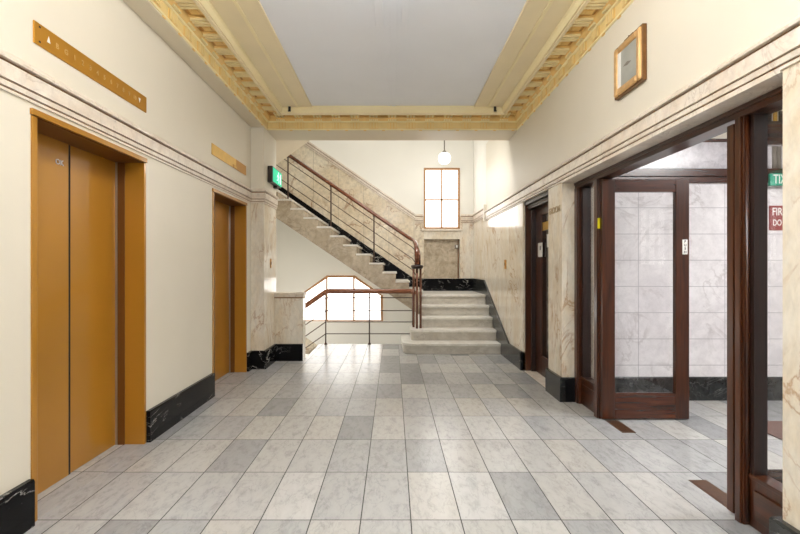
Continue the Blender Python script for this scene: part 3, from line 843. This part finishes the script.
k = MB(); k.add_text('DO NOT', .095, tmat((4.17, LY-.009, 1.945), (1, 0, 0), (0, 0, 1), .66), 'white', .001, 'LEFT'); k.build('lettering', r)
r = thing('hanging_exit_sign', 'small green and white exit sign above the red fire sign', 'exit sign', (4.30, LY, 2.4), kind='thing')
k = MB(); k.box(4.09, 4.40, LY-.07, LY-.045, 2.345, 2.475, 'greenpaint'); k.build('panel', r)
k = MB(); k.add_text('EXIT', .14, tmat((4.125, LY-.0715, 2.41), (-1, 0, 0), (0, 0, 1), .64), 'white', .001, 'RIGHT'); k.build('lettering', r)
o = MB().box(3.27, 4.9, 2.4, 4.237, .0, .012, 'mat_rug').build('floor_mat', bevel=.004)
tag(o, 'rust brown mat on the lobby floor behind the near sidelight', 'mat', kind='thing')
r = thing('lobby_fill_light', 'unseen flat ceiling light added to light the lobby beyond the glazed doors', 'ceiling light', (4.0, 2.6, 3.2), kind='thing')  # out of view, added as the light source of the lobby
k = MB(); k.box(3.5, 4.7, 2.0, 3.2, 3.16, 3.2, 'white'); k.build('housing', r)
k = MB(); k.box(3.55, 4.65, 2.05, 3.15, 3.15, 3.16, 'lobby_light'); k.build('diffuser', r)

# ------------------------------------------------------------------ framed picture on the right wall
r = thing('picture_frame', 'gilt framed grey print hung high on the right wall', 'picture', (XR, 3.5, 2.84), kind='thing')
ya, yb, za, zb = 3.27, 3.66, 2.828, 3.212
fw = .055
k = MB()
k.box(XR-.05, XR, ya, ya+fw, za, zb, 'giltbright').box(XR-.05, XR, yb-fw, yb, za, zb, 'giltbright')
k.box(XR-.05, XR, ya+fw, yb-fw, za, za+fw, 'giltbright').box(XR-.05, XR, ya+fw, yb-fw, zb-fw, zb, 'giltbright')
k.build('frame', r, .014)
k = MB(); k.box(XR-.034, XR, ya-.012, yb+.012, za-.012, zb+.012, 'giltdark'); k.build('backboard', r, .004)
k = MB(); k.box(XR-.03, XR-.01, ya+.13, yb-.13, zb+.0, zb+.022, 'giltdark').box(XR-.03, XR-.01, ya+.2, yb-.2, zb+.022, zb+.03, 'giltdark'); k.build('crest', r, .006)
k = MB(); k.box(XR-.039, XR-.036, ya+fw-.01, yb-fw+.01, za+fw-.01, zb-fw+.01, 'print').box(XR-.041, XR-.039, yb-fw-.05, yb-fw, za+fw, zb-fw, 'white'); k.build('print', r)
k = MB(); k.prism([(3.40, 3.02), (3.46, 3.04), (3.52, 3.025), (3.46, 3.012)], 0, XR-.041, XR-.039, 'greybox'); k.build('print_reflection', r)  # dark reflection on the picture, laid on as a grey shape

# ------------------------------------------------------------------ lights
def area(name, loc, rot, sx, sy, power, col=(1, 1, 1)):
    l = bpy.data.lights.new(name, 'AREA'); l.shape = 'RECTANGLE'; l.size = sx; l.size_y = sy; l.energy = power; l.color = col
    o = bpy.data.objects.new(name, l); C.objects.link(o); o.location = loc; o.rotation_euler = rot
    return o
area('stairwell_fill', (-.6, 9.0, ZTOP-.05), (0, 0, 0), 3.5, 2.0, 48, (1, .985, .955))  # added overhead light to brighten the stairwell, not a real skylight
pt = bpy.data.lights.new('pendant_bulb', 'POINT'); pt.energy = 5; pt.shadow_soft_size = .12; pt.color = (1, .98, .94)
po = bpy.data.objects.new('pendant_bulb', pt); C.objects.link(po); po.location = (1.085, 9.5, 3.55)

for n_, (X, Y, Z, P_) in enumerate(((0, -1.6, 2.7, 25), (0, 1.0, 2.9, 0))):
    if not P_: continue
    l = bpy.data.lights.new('entrance_fill', 'POINT'); l.energy = P_; l.shadow_soft_size = .25; l.color = (1, .97, .92)  # fill light added behind the camera for walls and ceiling
    o = bpy.data.objects.new('entrance_fill', l); C.objects.link(o); o.location = (X, Y, Z)
wd = bpy.data.worlds.new('daylight'); sc.world = wd; wd.use_nodes = True
bg = wd.node_tree.nodes['Background']; bg.inputs[0].default_value = (.97, .98, 1, 1); bg.inputs[1].default_value = .5

area('stair_fill', (.2, 7.34, 3.85), (math.radians(28), 0, 0), 1.6, .25, 50, (1, .985, .96))  # fill light added out of sight behind the beam to brighten the steps
lp = bpy.data.lights.new('lower_landing_fill', 'POINT'); lp.energy = 30; lp.shadow_soft_size = .2; lp.color = (1, .95, .87)  # fill light added behind the pier to brighten the stair void
lo = bpy.data.objects.new('lower_landing_fill', lp); C.objects.link(lo); lo.location = (-2.0, 8.9, .2)
area('ceiling_fill', (0, .7, 2.85), (math.pi, 0, 0), .8, .8, 175, (.95, .975, 1))  # upward fill light added above the view to brighten the ceiling, no fitting
# ------------------------------------------------------------------ camera
cam = bpy.data.cameras.new('camera'); co = bpy.data.objects.new('camera', cam); C.objects.link(co)
cam.sensor_fit = 'HORIZONTAL'; cam.sensor_width = 36; cam.lens = 36*F/800
co.location = (0, 0, H); co.rotation_euler = (math.pi/2, 0, 0)
cam.shift_x = 7/800; cam.shift_y = 1/800
cam.clip_start = .05
sc.camera = co
sc.view_settings.view_transform = 'Standard'
sc.view_settings.look = 'None'
sc.view_settings.exposure = -0.06
sc.cycles.use_denoising = True
sc.cycles.max_bounces = 10
sc.cycles.sample_clamp_indirect = 6
for o in bpy.data.objects:
    if '_o' in o: del o['_o']
